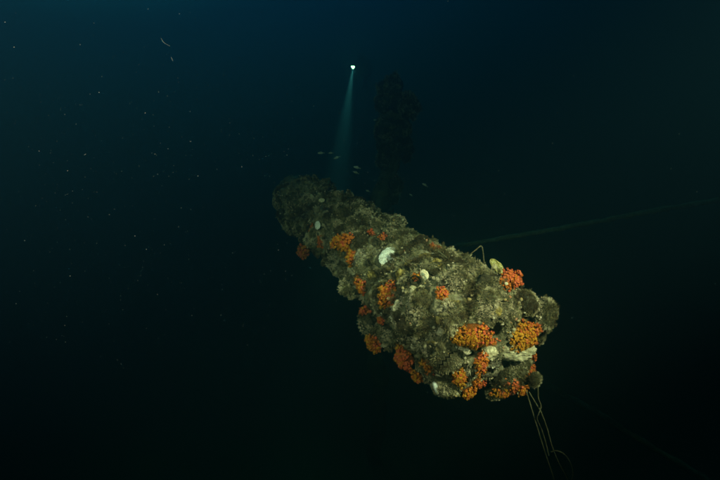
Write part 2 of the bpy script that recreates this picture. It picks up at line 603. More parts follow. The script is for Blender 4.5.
colony(442, 294, 13, 11, (.2, .8, 1), "small bright red orange coral tuft alone in the middle of the furry top")
colony(431, 249, 10, 7, (.0, .4, 1), "small red coral tuft on the ridge, left one of two above the green pad", psize=2.7)
colony(437, 251, 8, 9, (.0, .4, 1), "small red coral tuft on the ridge, right one of two where the line starts", psize=2.7)
colony(413, 241, 6, 6, (.0, .4, 1), "tiny red coral tuft on the ridge between white shell and the pair of red tufts", single=False, psize=2.3)
colony(383, 237, 7, 6, (.0, .6, 1), "tiny dim red coral tuft on the upper flank above the white shell", single=False, psize=2.3)
colony(371, 234, 6, 6, (.0, .6, 1), "tiny dim red coral tuft above the barnacle ring", single=False, psize=2.3)
colony(345, 242, 26, 18, (.9, 1, .15), "broad dull orange coral patch far along the spar on its dim left side", single=False, psize=2.9)
colony(353, 258, 14, 14, (.9, 1, .1), "dull yellow orange coral patch just below the broad far one", single=False, psize=2.9)
colony(322, 242, 9, 9, (.3, 1, .4), "small dim orange coral tuft far off below the pale bluish shell", single=False, psize=2.6)
colony(314, 230, 8, 8, (.2, 1, .6), "small dim reddish coral tuft far off left of the pale bluish shell", single=False, psize=2.6)
colony(303, 252, 12, 13, (.1, .7, 1), "dim reddish coral clump at the far left edge of the spar", single=False, psize=2.6)
colony(529, 374, 12, 22, (.15, .8, 1), "red orange coral cluster down the right edge beside the furry round clump")
colony(533, 356, 6, 12, (.1, .7, 1), "thin red coral strip on the right edge under the golden orange cluster")
colony(505, 392, 22, 14, (.7, 1, .45), "orange coral cluster along the bottom edge under the furry round clump")
colony(515, 388, 10, 11, (.0, .6, 1), "small red coral tuft between the bottom orange cluster and the right edge")
colony(526, 394, 9, 8, (.9, 1, .1), "small orange coral tuft at the bottom right corner where the ropes hang")
colony(470, 394, 15, 9, (.6, 1, .1), "dull dark orange coral patch under the lower edge left of the bottom cluster")
colony(502, 378, 9, 7, (.0, .8, .9), "small reddish coral dab on the lower left of the furry round clump", face=1.4, lift=.05)
colony(417, 279, 7, 10, (.6, 1, .2), "small dull orange coral dab left of the cream shell", psize=3.6)
colony(497, 378, 0.1, 0.1, Or, "x") if False else None

# ------------------------------------------------------------------ sponge patches: thin sheets that follow the surface, parts of the spar
def patch(u, v, w, h, mat, thick=.014, label=None, spin=0.0):
    pos, n = surf(u, v)
    m_ = (pos - CAM).y / F
    tocam = (CAM - pos).normalized()
    fr = frame(pos, (n + tocam * .6).normalized(), spin)
    a, b_ = w / 2 * m_, h / 2 * m_
    taken.append((pos, min(a, b_) * .95))
    if max(a, b_) > 1.25 * min(a, b_):
        for sg in (-1, 1):
            off = Vector((sg * max(0, a - b_) * .8, sg * max(0, b_ - a) * .8, 0))
            taken.append((fr @ off, min(a, b_) * .8))
    sd = random.uniform(0, 99)
    NR, NT = 9, 34
    vs, fs = [], []
    for j in range(NR + 1):
        q = j / NR
        for i in range(NT):
            th = 2 * math.pi * i / NT
            e = 1 + .30 * noise.noise(Vector((math.cos(th) * 1.4, math.sin(th) * 1.4, sd))) + .34 * noise.noise(Vector((math.cos(th) * 4, math.sin(th) * 4, sd)))
            p = fr @ Vector((a * q * e * math.cos(th), b_ * q * e * math.sin(th), 0))
            c, cn, ci, cd = bvh.find_nearest(p)
            if cn.dot(tocam) < -.2:
                cn = -cn
            hgt = thick * .6 * ((1 - q ** 5) * (.8 + 1.3 * fbm(c * 30, 3, sd)) + .08) - (.006 if j == NR else 0)
            vs.append(c + cn * hgt - P0)
    for j in range(NR):
        for i in range(NT):
            i2 = (i + 1) % NT
            fs.append((j * NT + i, (j + 1) * NT + i, (j + 1) * NT + i2, j * NT + i2))
    link("sponge_patch", mesh("sponge_patch", vs, fs, [mat]), spar, label=label)

def sponge_mound(u, v, w, h, mat, c, label=None, spin=0.0):
    """a lumpy cushion of sponge standing on the spar"""
    pos, n = surf(u, v)
    m_ = (pos - CAM).y / F
    tocam = (CAM - pos).normalized()
    n2 = (n + tocam * .9).normalized()
    a, b_ = w / 2 * m_, h / 2 * m_
    fr = frame(pos - n2 * c * .15, n2, spin)
    for q in (-.6, 0, .6):
        taken.append((fr @ Vector((q * a, 0, 0)), b_ * .95))
    sd = random.uniform(0, 60)
    bm = bmesh.new()
    bmesh.ops.create_icosphere(bm, subdivisions=5, radius=1)
    vs = []
    for q in bm.verts:
        d = 1 + .22 * fbm(q.co * 1.6, 3, sd) + .10 * fbm(q.co * 5, 3, sd + 4) + .035 * fbm(q.co * 14, 2, sd + 8)
        pore = noise.noise(q.co * 6.5 + Vector((sd, 0, 0)))
        d -= .16 * max(0, pore - .38)
        vs.append(fr @ Vector((q.co.x * a * d, q.co.y * b_ * d, q.co.z * c * d)) - P0)
    me = mesh("sponge_mound", vs, [tuple(x.index for x in f.verts) for f in bm.faces], [mat])
    bm.free()
    link("sponge_mound", me, spar, label=label)
sponge_mound(513, 350, 42, 24, M_sponge_w, .05, "cream sponge cushion between the dark hole and the furry round clump")
sponge_mound(489, 353, 17, 16, M_sponge_w, .035)
sponge_mound(464, 347, 13, 8, M_sponge_w, .025)
patch(508, 311, 18, 10, M_sponge_w, .014)
patch(397, 322, 19, 36, M_sponge_w, .026)
patch(374, 294, 17, 22, M_sponge_w, .022)
patch(431, 393, 8, 12, M_sponge_w, .012)
patch(418, 289, 20, 12, M_sponge_w, .012)
patch(352, 270, 16, 14, M_sponge_w, .012)
patch(395, 305, 12, 14, M_sponge_w, .012)
patch(440, 332, 12, 9, M_sponge_w, .012)
patch(412, 350, 12, 10, M_sponge_w, .012)
patch(494, 310, 22, 14, M_sponge_y, .016, "yellow sponge sheet above the dark hole")
patch(468, 285, 17, 9, M_sponge_y, .014)
patch(452, 302, 22, 9, M_sponge_y, .014)
patch(433, 345, 16, 15, M_sponge_y, .014)
patch(425, 257, 17, 13, M_sponge_y, .024, "greenish yellow sponge pad on the ridge")
patch(438, 263, 15, 11, M_sponge_y, .024)
patch(440, 320, 18, 10, M_sponge_y, .014)
patch(400, 275, 14, 16, M_sponge_y, .012)
patch(410, 264, 14, 8, M_sponge_y, .014)
patch(372, 275, 12, 12, M_sponge_y, .012)
patch(340, 252, 14, 14, M_sponge_y, .012)

# ------------------------------------------------------------------ shells
def shell_mesh(sd, mat, layers=7, ribs=0, ruffle=.12, bumps=0.0):
    """an irregular oyster valve: domed, growth ridges stepping outward, frilled edge; radius 1"""
    NR, NT = 22, 56
    vs, fs = [], []
    for side in (0, 1):
        for j in range(NR + 1):
            q = j / NR
            for i in range(NT):
                th = 2 * math.pi * i / NT
                e = 1 + .16 * math.cos(th + .6) + .07 * noise.noise(Vector((math.cos(th) * 1.5, math.sin(th) * 1.5, sd))) + ruffle * .5 * noise.noise(Vector((math.cos(th) * 6, math.sin(th) * 6, sd + q)))
                ridge = (q * layers) % 1.0
                z = .42 * (1 - q ** 2.2) + .05 * (1 - ridge) * (q > .1)
                z += ruffle * q * q * noise.noise(Vector((math.cos(th) * 3, math.sin(th) * 3, sd + 7)))
                z += .05 * ribs * q * math.cos(th * 9)
                if bumps:
                    z += bumps * max(0, noise.noise(Vector((q * math.cos(th) * 4.2, q * math.sin(th) * 4.2, sd))))
                if side:
                    z -= .05 + .12 * (1 - q)
                vs.append((q * e * math.cos(th) * .88, q * e * math.sin(th) * 1.06, z))
    half = (NR + 1) * NT
    for j in range(NR):
        for i in range(NT):
            i2 = (i + 1) % NT
            fs.append((j * NT + i, (j + 1) * NT + i, (j + 1) * NT + i2, j * NT + i2))
            fs.append((half + j * NT + i, half + j * NT + i2, half + (j + 1) * NT + i2, half + (j + 1) * NT + i))
    for i in range(NT):
        i2 = (i + 1) % NT
        fs.append((NR * NT + i, half + NR * NT + i, half + NR * NT + i2, NR * NT + i2))
    return mesh("oyster_shell", vs, fs, [mat])

def shell(u, v, w, h, mat, label, spin=0.0, face=1.6, lift=.012, sd=1.0, **kw):
    pos, n = surf(u, v)
    m_ = (pos - CAM).y / F
    n2 = (n + (CAM - pos).normalized() * face).normalized()
    taken.append((pos, max(w, h) * .66 * m_))
    fr = frame(pos + n * (lift + .022) + (CAM - pos).normalized() * .012, n2, spin) @ Matrix.Diagonal((w / 2 * m_, h / 2 * m_, min(w, h) / 2 * m_, 1))
    thing("oyster_shell", label, "shell", fr, "oyster shells on the spar", shell_mesh(sd, mat, **kw))
shell(385, 260, 16, 21, M_shell, "bright white oyster shell high on the spar's flank, largest of the shells", spin=-.75, lift=.02, sd=3.1)
shell(424, 278, 9, 10, M_shell_c, "small cream oyster shell right of and below the bright white one", spin=.5, sd=5.7, lift=.02)
shell(493, 269, 11, 17, M_shell_y, "oval yellowish knobbly shell standing on the top edge beside red coral", spin=.62, face=2.2, lift=.0, sd=8.2, bumps=.5, ruffle=.05)
shell(322, 227, 7, 8, M_shell, "small pale bluish shell alone far along the dim part of the spar", sd=9.9, lift=.02)
shell(464, 345, 9, 6, M_shell_c, "small pale shell chip under the large orange coral left of the hole", sd=12.2, spin=-.3, lift=.01)
shell(435, 388, 6, 13, M_shell, "narrow white shell hanging at the spar's lower edge", sd=15.0, spin=.35, lift=-.012)
shell(503, 286, 4, 3, M_shell_c, "tiny white shell chip just under the red orange coral on the top edge", sd=18.0, lift=.02)
shell(322, 204, 7, 4, M_shell_c, "sliver of pale shell at the far dim end of the spar", sd=21.0, lift=.02)

def cockscomb(u, v, w, h):
    """oyster with a zigzag gape: two ridged valves, the teeth of one fitting the notches of the other"""
    pos, n = surf(u, v)
    m_ = (pos - CAM).y / F
    n2 = (n + (CAM - pos).normalized() * 1.3).normalized()
    r = w / 2 * m_
    taken.append((pos, r * .8))
    root = thing("cockscomb_oyster", "rounded overgrown oyster with a dark zigzag gape left of the yellow orange coral", "oyster", frame(pos + n2 * .012, n2, .85))
    NT, NR = 40, 12
    def zig(x):
        q = (x * 3.4) % 1.0
        return (abs(q - .5) * 4 - 1) * .085
    for side in (1, -1):
        vs, fs = [], []
        for j in range(NR + 1):
            q = j / NR
            for i in range(NT + 1):
                x = -1 + 2 * i / NT
                lim = math.sqrt(max(0, 1 - x * x))
                y0 = zig(x) * min(1, lim * 2)
                y = y0 + side * (.035 * lim + q * (lim * .9) * (1 if side > 0 else 1))
                rad2 = min(1, x * x + (y * .95) ** 2)
                z = .55 * math.sqrt(max(0, 1 - rad2)) - (.16 if j == 0 else 0)
                z += .10 * math.sin(q * 16) * .4 * lim + .05 * noise.noise(Vector((x * 4, y * 4, side)))
                vs.append((x * r, y * r * .85, z * r))
        for j in range(NR):
            for i in range(NT):
                a = j * (NT + 1) + i
                f = (a, a + 1, a + NT + 2, a + NT + 1)
                fs.append(f if side > 0 else f[::-1])
        link("valve", mesh("valve", vs, fs, [M_clump]), root)
    v2, f2 = [], []
    for i in range(NT + 1):
        x = -1 + 2 * i / NT
        lim = math.sqrt(max(0, 1 - x * x))
        for d in (-.12, .12):
            v2.append((x * r * .9, (zig(x) * min(1, lim * 2) + d * lim) * r * .85, (.55 * math.sqrt(max(0, 1 - x * x)) - .22) * r))
    f2 = [(2 * i, 2 * i + 1, 2 * i + 3, 2 * i + 2) for i in range(NT)]
    link("gape", mesh("gape", v2, f2, [M_dark]), root)  # sheet under the gap, shade of the inside put into its colour
    # the growth on the valves
    vs, fs, ts = [], [], []
    for k in range(700):
        a = random.uniform(0, 6.28); q = math.sqrt(random.random()) * .98
        x, y = q * math.cos(a), q * math.sin(a)
        if abs(y - zig(x)) < .16 and abs(x) < .85:
            continue
        z = .55 * math.sqrt(max(0, 1 - x * x - (y * .95) ** 2))
        nn = (Vector((x, y, z + .4)).normalized() + rand_unit() * .4).normalized()
        v_, f_, t_ = frond_verts(Vector((x * r, y * r * .85, z * r - .002)), nn, random.uniform(.006, .013), random.uniform(.0010, .002), rand_unit() * .6, 2)
        o = len(vs); vs += v_; ts += t_
        fs += [tuple(i + o for i in f) for f in f_]
    link("turf", mesh("turf", vs, fs, [M_turf], tip=ts), root, kind="stuff")
cockscomb(447, 357, 34, 34)

def barnacle(u, v, d, label):
    pos, n = surf(u, v)
    m_ = (pos - CAM).y / F
    n2 = (n + (CAM - pos).normalized() * .8).normalized()
    taken.append((pos, d / 2 * m_))
    vs, fs, ts = lathe([(1.0, -.2), (.92, .12), (.80, .42), (.68, .60), (.56, .58), (.46, .35), (.40, .05), (0, 0)], 22, .07)
    vs = [Vector((x * (1 + .09 * math.sin(k % 22 * 2.1)), y, z)) for k, (x, y, z) in enumerate(vs)]
    r = d / 2 * m_
    thing("barnacle", label, "barnacle", frame(pos + n * .006, n2, random.random() * 6) @ Matrix.Diagonal((r, r, r * .8, 1)), "ring shaped barnacles on the spar",
          mesh("barnacle", vs, fs, [M_clump]))
barnacle(376, 243, 11, "pale ring shaped barnacle up and left of the bright white shell")
barnacle(433, 345, 12, "ring shaped barnacle in a yellow patch above the zigzag oyster")
barnacle(416, 282, 14, "open ring barnacle with a dull orange dab inside, left of the cream shell")
barnacle(370, 262, 8, "small grey ring barnacle left of the bright white shell")

def spike_sponge(u, v, w, h):
    pos, n = surf(u, v)
    m_ = (pos - CAM).y / F
    vs, fs, ts = lathe([(1.0, -.1), (.8, .2), (.5, .5), (.28, .8), (.1, .97), (0, 1.0)], 14, .15)
    vs = [Vector(q) + Vector((.15 * fbm(Vector(q) * 2, 2, 3), .15 * fbm(Vector(q) * 2, 2, 5), 0)) for q in vs]
    thing("pointed_sponge", "pale pointed sponge standing on the spar's far ridge", "sponge",
          frame(pos, Vector((.05, -.1, 1))) @ Matrix.Diagonal((w / 2 * m_, w / 2 * m_, h * m_, 1)), None, mesh("pointed_sponge", vs, fs, [M_sponge_w]))
spike_sponge(361, 212, 9, 9)

# ------------------------------------------------------------------ growth clumps over the spar
random.seed(23)
placed = []
def put(pos, n, r, **kw):
    placed.append((pos, r))
    clump(pos, n, r, **kw)
for (u, v, rp, kind, lab) in (
        (543, 314, 15, 7, "big rounded furry clump at the spar's right corner"), (525, 304, 12, 7, None), (515, 366, 15, 8, "furry round clump on the broken end below the cream sponge"),
        (535, 382, 8, 7, None), (483, 299, 14, 2, None), (459, 283, 14, 4, None), (455, 317, 16, 2, None), (430, 324, 17, 0, None), (408, 336, 13, 3, None),
        (422, 302, 13, 2, None), (452, 265, 11, 6, None), (472, 272, 12, 4, None), (405, 252, 10, 0, None), (379, 226, 11, 5, None), (362, 217, 11, 0, None),
        (446, 384, 12, 8, None), (366, 328, 13, 3, None), (350, 290, 10, 0, None), (345, 216, 10, 4, None), (335, 262, 11, 0, None), (495, 398, 9, 0, None), (505, 303, 11, 2, None), (509, 317, 10, 2, None), (487, 318, 9, 3, None),  # clump on the dark hole's upper right rim is added to shade it
        (388, 338, 12, 6, None), (395, 240, 9, 4, None), (540, 336, 9, 0, None)):
    p, n = surf(u, v)
    r = rp * (p - CAM).y / F
    put(p + n * r * (.22 if kind > 6 else -.12), n, r, kind=kind, label=lab)
for p, n, r in under:
    put(p, n, r, kind=3)
order = list(range(NA * 6, len(cv) - 2))
random.shuffle(order)
for k in order:
    if len(placed) >= 290:
        break
    p = cv[k]
    s = (p - P0).dot(AX)
    if s > 3.2 or (s > 2.2 and random.random() < .5):
        continue
    r = random.uniform(.028, .064) * (.85 if s > 1.5 else 1)
    if any((p - q).length < (r + rr) * .80 for q, rr in placed):
        continue
    if any((p - q).length < r * .85 + rr * .95 for q, rr in taken):
        continue
    c, n, _, _ = bvh.find_nearest(p)
    rad = (p - P0) - AX * s
    if n.dot(rad) < 0 and s > .15:
        n = -n
    elif s <= .15 and n.dot(AX) > .4:
        n = -n
    put(p + n * r * random.uniform(-.02, .32), n, r)

# ------------------------------------------------------------------ short turf between the clumps: one part of kind stuff
def spar_turf(N=52000):
    vs, fs, ts = [], [], []
    A = [Vector(p) for p in cv]
    nf = len(cf)
    tk = [(q, (r * .75) ** 2) for q, r in taken]
    wanted = 0
    while wanted < N:
        f = cf[random.randrange(nf)]
        a, b = A[f[0]], A[f[2]]
        p = a.lerp(b, random.random())
        s = (p - P0).dot(AX)
        if s > 2.7 or random.random() < .22 * s:
            wanted += .3
            continue
        wanted += 1
        g = fbm(p * 7, 2, 4)
        if g < -.22:
            continue
        if any((p - q).length_squared < r2 for q, r2 in tk):
            continue
        n = (A[f[1]] - A[f[0]]).cross(A[f[2]] - A[f[0]])
        if n.length < 1e-9:
            continue
        n.normalize()
        rad = (p - P0) - AX * (s - .12 if s > .12 else s - .12)
        if n.dot(rad) < 0:
            n = -n
        L_ = random.uniform(.006, .017) * (1 + .8 * g)
        for _ in range(3):
            d = (n + rand_unit() * .6).normalized()
            v_, f_, t_ = frond_verts(p - n * .002, d, L_ * random.uniform(.7, 1.2), random.uniform(.0010, .0021), rand_unit() * .7, 2)
            o = len(vs); vs += v_; ts += t_
            fs += [tuple(i + o for i in ff) for ff in f_]
    n_ = 0
    while n_ < 2600:
        f = cf[random.randrange(nf)]
        p = A[f[0]].lerp(A[f[2]], random.random())
        s = (p - P0).dot(AX)
        if s > 2.8 or fbm(p * 5, 2, 14) < -.15 or any((p - q).length_squared < r2 for q, r2 in tk):
            n_ += .3
            continue
        n_ += 1
        rad = ((p - P0) - AX * (s - .12)).normalized()
        for _ in range(3):
            plume(vs, fs, ts, p, (rad + rand_unit() * .8).normalized(), random.uniform(.02, .045), rand_unit() * .6)
    me = mesh("turf", [q - P0 for q in vs], fs, [M_turf], tip=ts)
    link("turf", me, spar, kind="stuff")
spar_turf()

# ------------------------------------------------------------------ barnacles, tubes and grit too small to pick apart
M_grit = tufted("grit", [(0, (.05, .04, .02)), (.5, (.14, .12, .07)), (1, (.30, .27, .18))],
                [(0, (.10, .06, .02)), (.3, (.22, .19, .11)), (.55, (.40, .36, .24)), (.75, (.30, .20, .05)), (.9, (.62, .58, .45)), (1, (.40, .12, .03))], by_object=0)
def spar_grit(N=7500):
    allv, allf = [Vector(p) for p in cv], list(cf)
    for c in list(spar.children):
        if c.name.startswith("growth_clump"):
            mwc = Matrix.Translation(P0) @ c.matrix_basis
            o = len(allv)
            allv += [mwc @ q.co for q in c.data.vertices]
            allf += [tuple(i + o for i in f.vertices) for f in c.data.polygons]
    outer = BVHTree.FromPolygons(allv, allf)
    bm = bmesh.new(); bmesh.ops.create_icosphere(bm, subdivisions=1, radius=1)
    iv = [q.co.copy() for q in bm.verts]; jf = [tuple(x.index for x in f.verts) for f in bm.faces]
    bm.free()
    vs, fs, ts = [], [], []
    k = 0
    while k < N:
        k += 1
        s_ = random.uniform(-.25, 2.9)
        th = random.uniform(0, 2 * math.pi)
        d = UX * math.cos(th) + UY * math.sin(th)
        if s_ < 0:
            rr = math.sqrt(random.random()) * .33
            o = P0 + d * rr - AX * 1.0; dirn = AX
        else:
            o = P0 + AX * s_ + d * 1.0; dirn = -d
        p, n, i, dist = outer.ray_cast(o, dirn)
        if p is None or fbm(p * 8, 2, 31) < -.12:
            continue
        if n.dot(dirn) > 0:
            n = -n
        for _ in range(random.choice((1, 1, 2, 4))):
            q = p + rand_unit() * .008
            r = random.choice((.0025, .003, .004, .004, .0055, .008)) * random.uniform(.8, 1.2)
            fr = frame(q, (n + rand_unit() * .3).normalized(), random.uniform(0, 6)) @ Matrix.Diagonal((r * random.uniform(.6, 1.4), r, r * random.uniform(.5, 1.6), 1))
            b_ = len(vs)
            vs += [fr @ (w * random.uniform(.8, 1.15)) - P0 for w in iv]; ts += [.5 + .5 * w.z for w in iv]
            fs += [tuple(a + b_ for a in f) for f in jf]
    link("grit", mesh("grit", vs, fs, [M_grit], tip=ts), spar, kind="stuff")
spar_grit()

# ------------------------------------------------------------------ lines, ropes, wires
def smooth_path(pts, n=10):
    P = [pts[0]] + list(pts) + [pts[-1]]
    out_ = []
    for k in range(1, len(P) - 2):
        p0, p1, p2, p3 = P[k - 1:k + 3]
        for i in range(n):
            t_ = i / n
            out_.append(.5 * ((2 * p1) + (p2 - p0) * t_ + (2 * p0 - 5 * p1 + 4 * p2 - p3) * t_ ** 2 + (3 * p1 - p0 - 3 * p2 + p3) * t_ ** 3))
    out_.append(pts[-1])
    return out_

def tube_geo(path, r, sides=7, rough=0.0, sd=0.0, twist=0.0):
    vs, fs = [], []
    up = Vector((.3, .2, 1)).normalized()
    for k, p in enumerate(path):
        d = (path[min(k + 1, len(path) - 1)] - path[max(k - 1, 0)]).normalized()
        x = d.cross(up)
        if x.length < 1e-3:
            x = d.orthogonal()
        x.normalize(); y = d.cross(x)
        for i in range(sides):
            a = 2 * math.pi * i / sides
            rr = r * (1 + rough * noise.noise(p * (1.2 / max(r, .004)) * .3 + Vector((math.cos(a), math.sin(a), sd))) + (twist * math.cos(2 * a + k * 1.1)))
            vs.append(p + x * rr * math.cos(a) + y * rr * math.sin(a))
    for k in range(len(path) - 1):
        for i in range(sides):
            i2 = (i + 1) % sides
            fs.append((k * sides + i, k * sides + i2, (k + 1) * sides + i2, (k + 1) * sides + i))
    fs.append(tuple(range(sides))[::-1])
    fs.append(tuple((len(path) - 1) * sides + i for i in range(sides)))
    return vs, fs

def strand(name, label, cat, pts, r, mat, group=None, n=10, fuzz=0, sharp=False, **kw):
    path = pts if sharp else smooth_path(pts, n)
    base = path[0].copy()
    vs, fs = tube_geo(path, r, **kw)
    o = thing(name, label, cat, Matrix.Translation(base), group, mesh(name, [q - base for q in vs], fs, [mat]))
    if fuzz:
        fv, ff, ft = [], [], []
        for _ in range(fuzz):
            k = random.randrange(len(path) - 1)
            p = path[k].lerp(path[k + 1], random.random())
            d = rand_unit()
            v_, f_, t_ = frond_verts(p + d * r * .8, d, r * random.uniform(.4, 1.3), r * .14, rand_unit() * .6, 2)
            q = len(fv); fv += v_; ft += t_
            ff += [tuple(i + q for i in g) for g in f_]
        link("turf", mesh("turf", [q - base for q in fv], ff, [M_turf], tip=ft), o, kind="stuff")
    return o

def near(u, v, off=0.0):
    p, n = surf(u, v)
    return p.y - off
y1 = near(438, 253, .18)
strand("fishing_line", "slack snagged line that rises to a sharp bend above the spar's top edge", "line",
       [px(437, 250, y1), px(446, 257, y1 - .02), px(454, 263, y1 - .03), px(460, 262, y1 - .04), px(470, 254.5, y1 - .06), px(479, 247.2, y1 - .08), px(481, 246.2, y1 - .08),
        px(482.3, 248, y1 - .08), px(483.3, 255, y1 - .07), px(484, 263, y1 - .05)], .0030, M_rope, n=6, fuzz=160, rough=.4, twist=.1)
pts = []
for (u, v) in ((406, 262), (418, 266), (432, 268), (446, 270), (460, 271), (474, 270)):
    p, n = surf(u, v)
    pts.append(p + n * .07 + (CAM - p).normalized() * .19)
strand("fishing_line", "thin line lying slack across the furry growth along the spar's top", "line", pts, .0026, M_rope, n=6, fuzz=160, rough=.4)
yr = near(527, 388, .02)
g = "old ropes hanging from the broken end"
strand("rope", "nearly straight rope hanging from the broken end, leftmost of the hanging strands", "rope",
       [px(526, 390, yr), px(529, 400, yr - .02), px(535, 420, yr - .02), px(543, 446, yr - .01), px(551, 470, yr), px(560, 496, yr + .02), px(574, 540, yr + .05)], .0029, M_rope, g, fuzz=260, rough=.4, twist=.12)
strand("rope", "rope hanging from the broken end in a long lean rightwards, crossed by the wavy strand", "rope",
       [px(529, 392, yr + .01), px(535, 402, yr), px(541, 412, yr - .02), px(547, 428, yr - .03), px(552, 446, yr - .03), px(559, 463, yr - .02), px(569, 482, yr), px(585, 520, yr + .03)], .0029, M_rope, g, fuzz=260, rough=.4, twist=.12)
strand("rope", "short wavy rope strand hanging on the right of the broken end", "rope",
       [px(538, 386, yr + .02), px(538.5, 398, yr + .01), px(541, 406, yr - .03), px(539, 413, yr - .05), px(537, 419, yr - .03), px(541, 428, yr + .01), px(545, 440, yr + .02), px(549, 456, yr + .02)], .0027, M_rope, g, fuzz=200, rough=.4, twist=.12)
strand("rope", "rope loop arching over to the right low beneath the broken end", "rope",
       [px(551, 452, yr - .02), px(557, 451, yr - .04), px(564, 454, yr - .05), px(570, 462, yr - .05), px(573, 473, yr - .04), px(571, 487, yr - .02), px(576, 515, yr)], .0028, M_rope, g, fuzz=220, rough=.4, twist=.12)
strand("stay_wire", "dim overgrown wire stretching away to the right edge at mid height", "wire",
       [px(452, 247, 6.4), px(490, 240.5, 6.2), px(590, 223, 5.9), px(640, 213, 5.75), px(720, 199, 5.5), px(900, 160, 5.0)], .030, M_wire, "stay wires of the wreck", n=30, rough=.6, fuzz=1600)
strand("stay_wire", "dim overgrown wire slanting down to the lower right below the spar", "wire",
       [px(480, 340, 6.3), px(550, 386, 6.0), px(600, 415, 5.8), px(650, 446, 5.6), px(720, 488, 5.3), px(800, 536, 5.1)], .036, M_wire, "stay wires of the wreck", n=30, rough=.6, fuzz=1600)

# ------------------------------------------------------------------ dim upright mast behind
def wreck_mast():
    base = Vector((.38, 6.3, -.1))
    root = thing("wreck_mast", "dim overgrown upright mast standing in the murk behind the spar", "mast", Matrix.Translation(base))
    NZ, NT = 150, 44
    def mast_c(z):          # it leans, its foot farther off than its head
        return Vector((.10 * math.sin(z * 1.1) - .02 * (6.7 - z), .05 * math.sin(z * 1.7) + .62 * (6.7 - z), z))
    H = 6.98
    vs, fs = [], []
    for j in range(NZ + 1):
        z = H * j / NZ
        top = min(1, (H - z) / .25)
        for i in range(NT):
            a = 2 * math.pi * i / NT
            d = Vector((math.cos(a), math.sin(a), 0))
            q = Vector((0, 0, z)) + d * .2
            r = (.13 + .10 * fbm(q * 1.6, 3, 3) + .05 * fbm(q * 6, 3, 7)) * max(.05, top) ** .5
            c = mast_c(z)
            vs.append(c + d * r)
    for j in range(NZ):
        for i in range(NT):
            i2 = (i + 1) % NT
            fs.append((j * NT + i, j * NT + i2, (j + 1) * NT + i2, (j + 1) * NT + i))
    fs.append(tuple(NZ * NT + i for i in range(NT)))
    link("mast_core", mesh("mast_core", vs, fs, [M_core]), root)
    random.seed(5)
    for k in range(46):
        z = random.uniform(4.6, 6.9) if k > 12 else random.uniform(6.4, 7.0)
        a = random.uniform(math.pi, 2 * math.pi)
        d = Vector((math.cos(a), math.sin(a), .15)).normalized()
        c = base + mast_c(z) + d * (.12 if k > 14 else random.uniform(.1, .24))
        clump(c, d, random.uniform(.07, .16), parent=root)
wreck_mast()

# ------------------------------------------------------------------ fish
def fish_mesh():
    prof = [(0, .004), (.06, .06), (.18, .115), (.36, .14), (.55, .115), (.72, .065), (.84, .032), (.90, .03)]
    vs, fs = [], []
    N = 10
    for (x, r) in prof:
        for i in range(N):
            a = 2 * math.pi * i / N
            vs.append((x - .5, r * .5 * math.cos(a), r * 1.15 * math.sin(a)))
    for j in range(len(prof) - 1):
        for i in range(N):
            i2 = (i + 1) % N
            fs.append((j * N + i, j * N + i2, (j + 1) * N + i2, (j + 1) * N + i))
    def fin(pts, thick=.006):
        o = len(vs); k = len(pts)
        for sgn in (1, -1):
            for (x, z) in pts:
                vs.append((x, sgn * thick, z))
        fs.append(tuple(o + i for i in range(k))); fs.append(tuple(o + k + i for i in range(k))[::-1])
        for i in range(k):
            i2 = (i + 1) % k
            fs.append((o + i, o + k + i, o + k + i2, o + i2))
    fin([(.38, .0), (.55, .17), (.50, .04), (.47, 0), (.50, -.04), (.55, -.17)])       # forked tail
    fin([(-.18, .13), (-.02, .25), (.12, .19), (.22, .09)])                            # dorsal
    fin([(.02, -.11), (.10, -.21), (.20, -.07)])                                       # anal
    fin([(-.16, -.05), (-.02, -.17), (.0, -.05)], .02)
    return mesh("fish", vs, fs, [M_fish])
FISH = fish_mesh()
G = "small silvery fish drifting above the far part of the spar"
for (u, v, Y, L_, tilt, yaw, lab) in (
        (321, 153, 4.9, .070, .05, .2, "small silvery fish, leftmost of the row of three under the torch beam"),
        (331, 153, 5.1, .062, .1, .3, "small dim fish, middle of the row of three under the torch beam"),
        (337, 157.5, 5.0, .075, .3, -.2, "small silvery fish, rightmost and lowest of the row of three under the torch beam"),
        (357, 167.5, 4.6, .072, -.2, .2, "brighter small fish, upper of two close together below the torch beam"),
        (356, 172.5, 4.8, .066, -.25, .4, "small fish just beneath the brighter one below the torch beam"),
        (425, 185, 4.7, .066, -.5, .3, "small lone fish right of the dim mast"),
        (368, 191, 5.2, .055, -.3, .4, "tiny dim fish close above the spar's far ridge"),
        (411, 195, 5.2, .055, -.5, .5, "tiny dim fish left of and below the lone fish"),
        (375, 120, 5.6, .05, .2, .5, "tiny dim fish right of the torch beam")):
    m_ = Matrix.Translation(px(u, v, Y)) @ Matrix.Rotation(yaw, 4, 'Z') @ Matrix.Rotation(-tilt, 4, 'Y') @ Matrix.Diagonal((L_, L_, L_, 1))
    thing("fish", lab, "fish", m_, G, FISH)

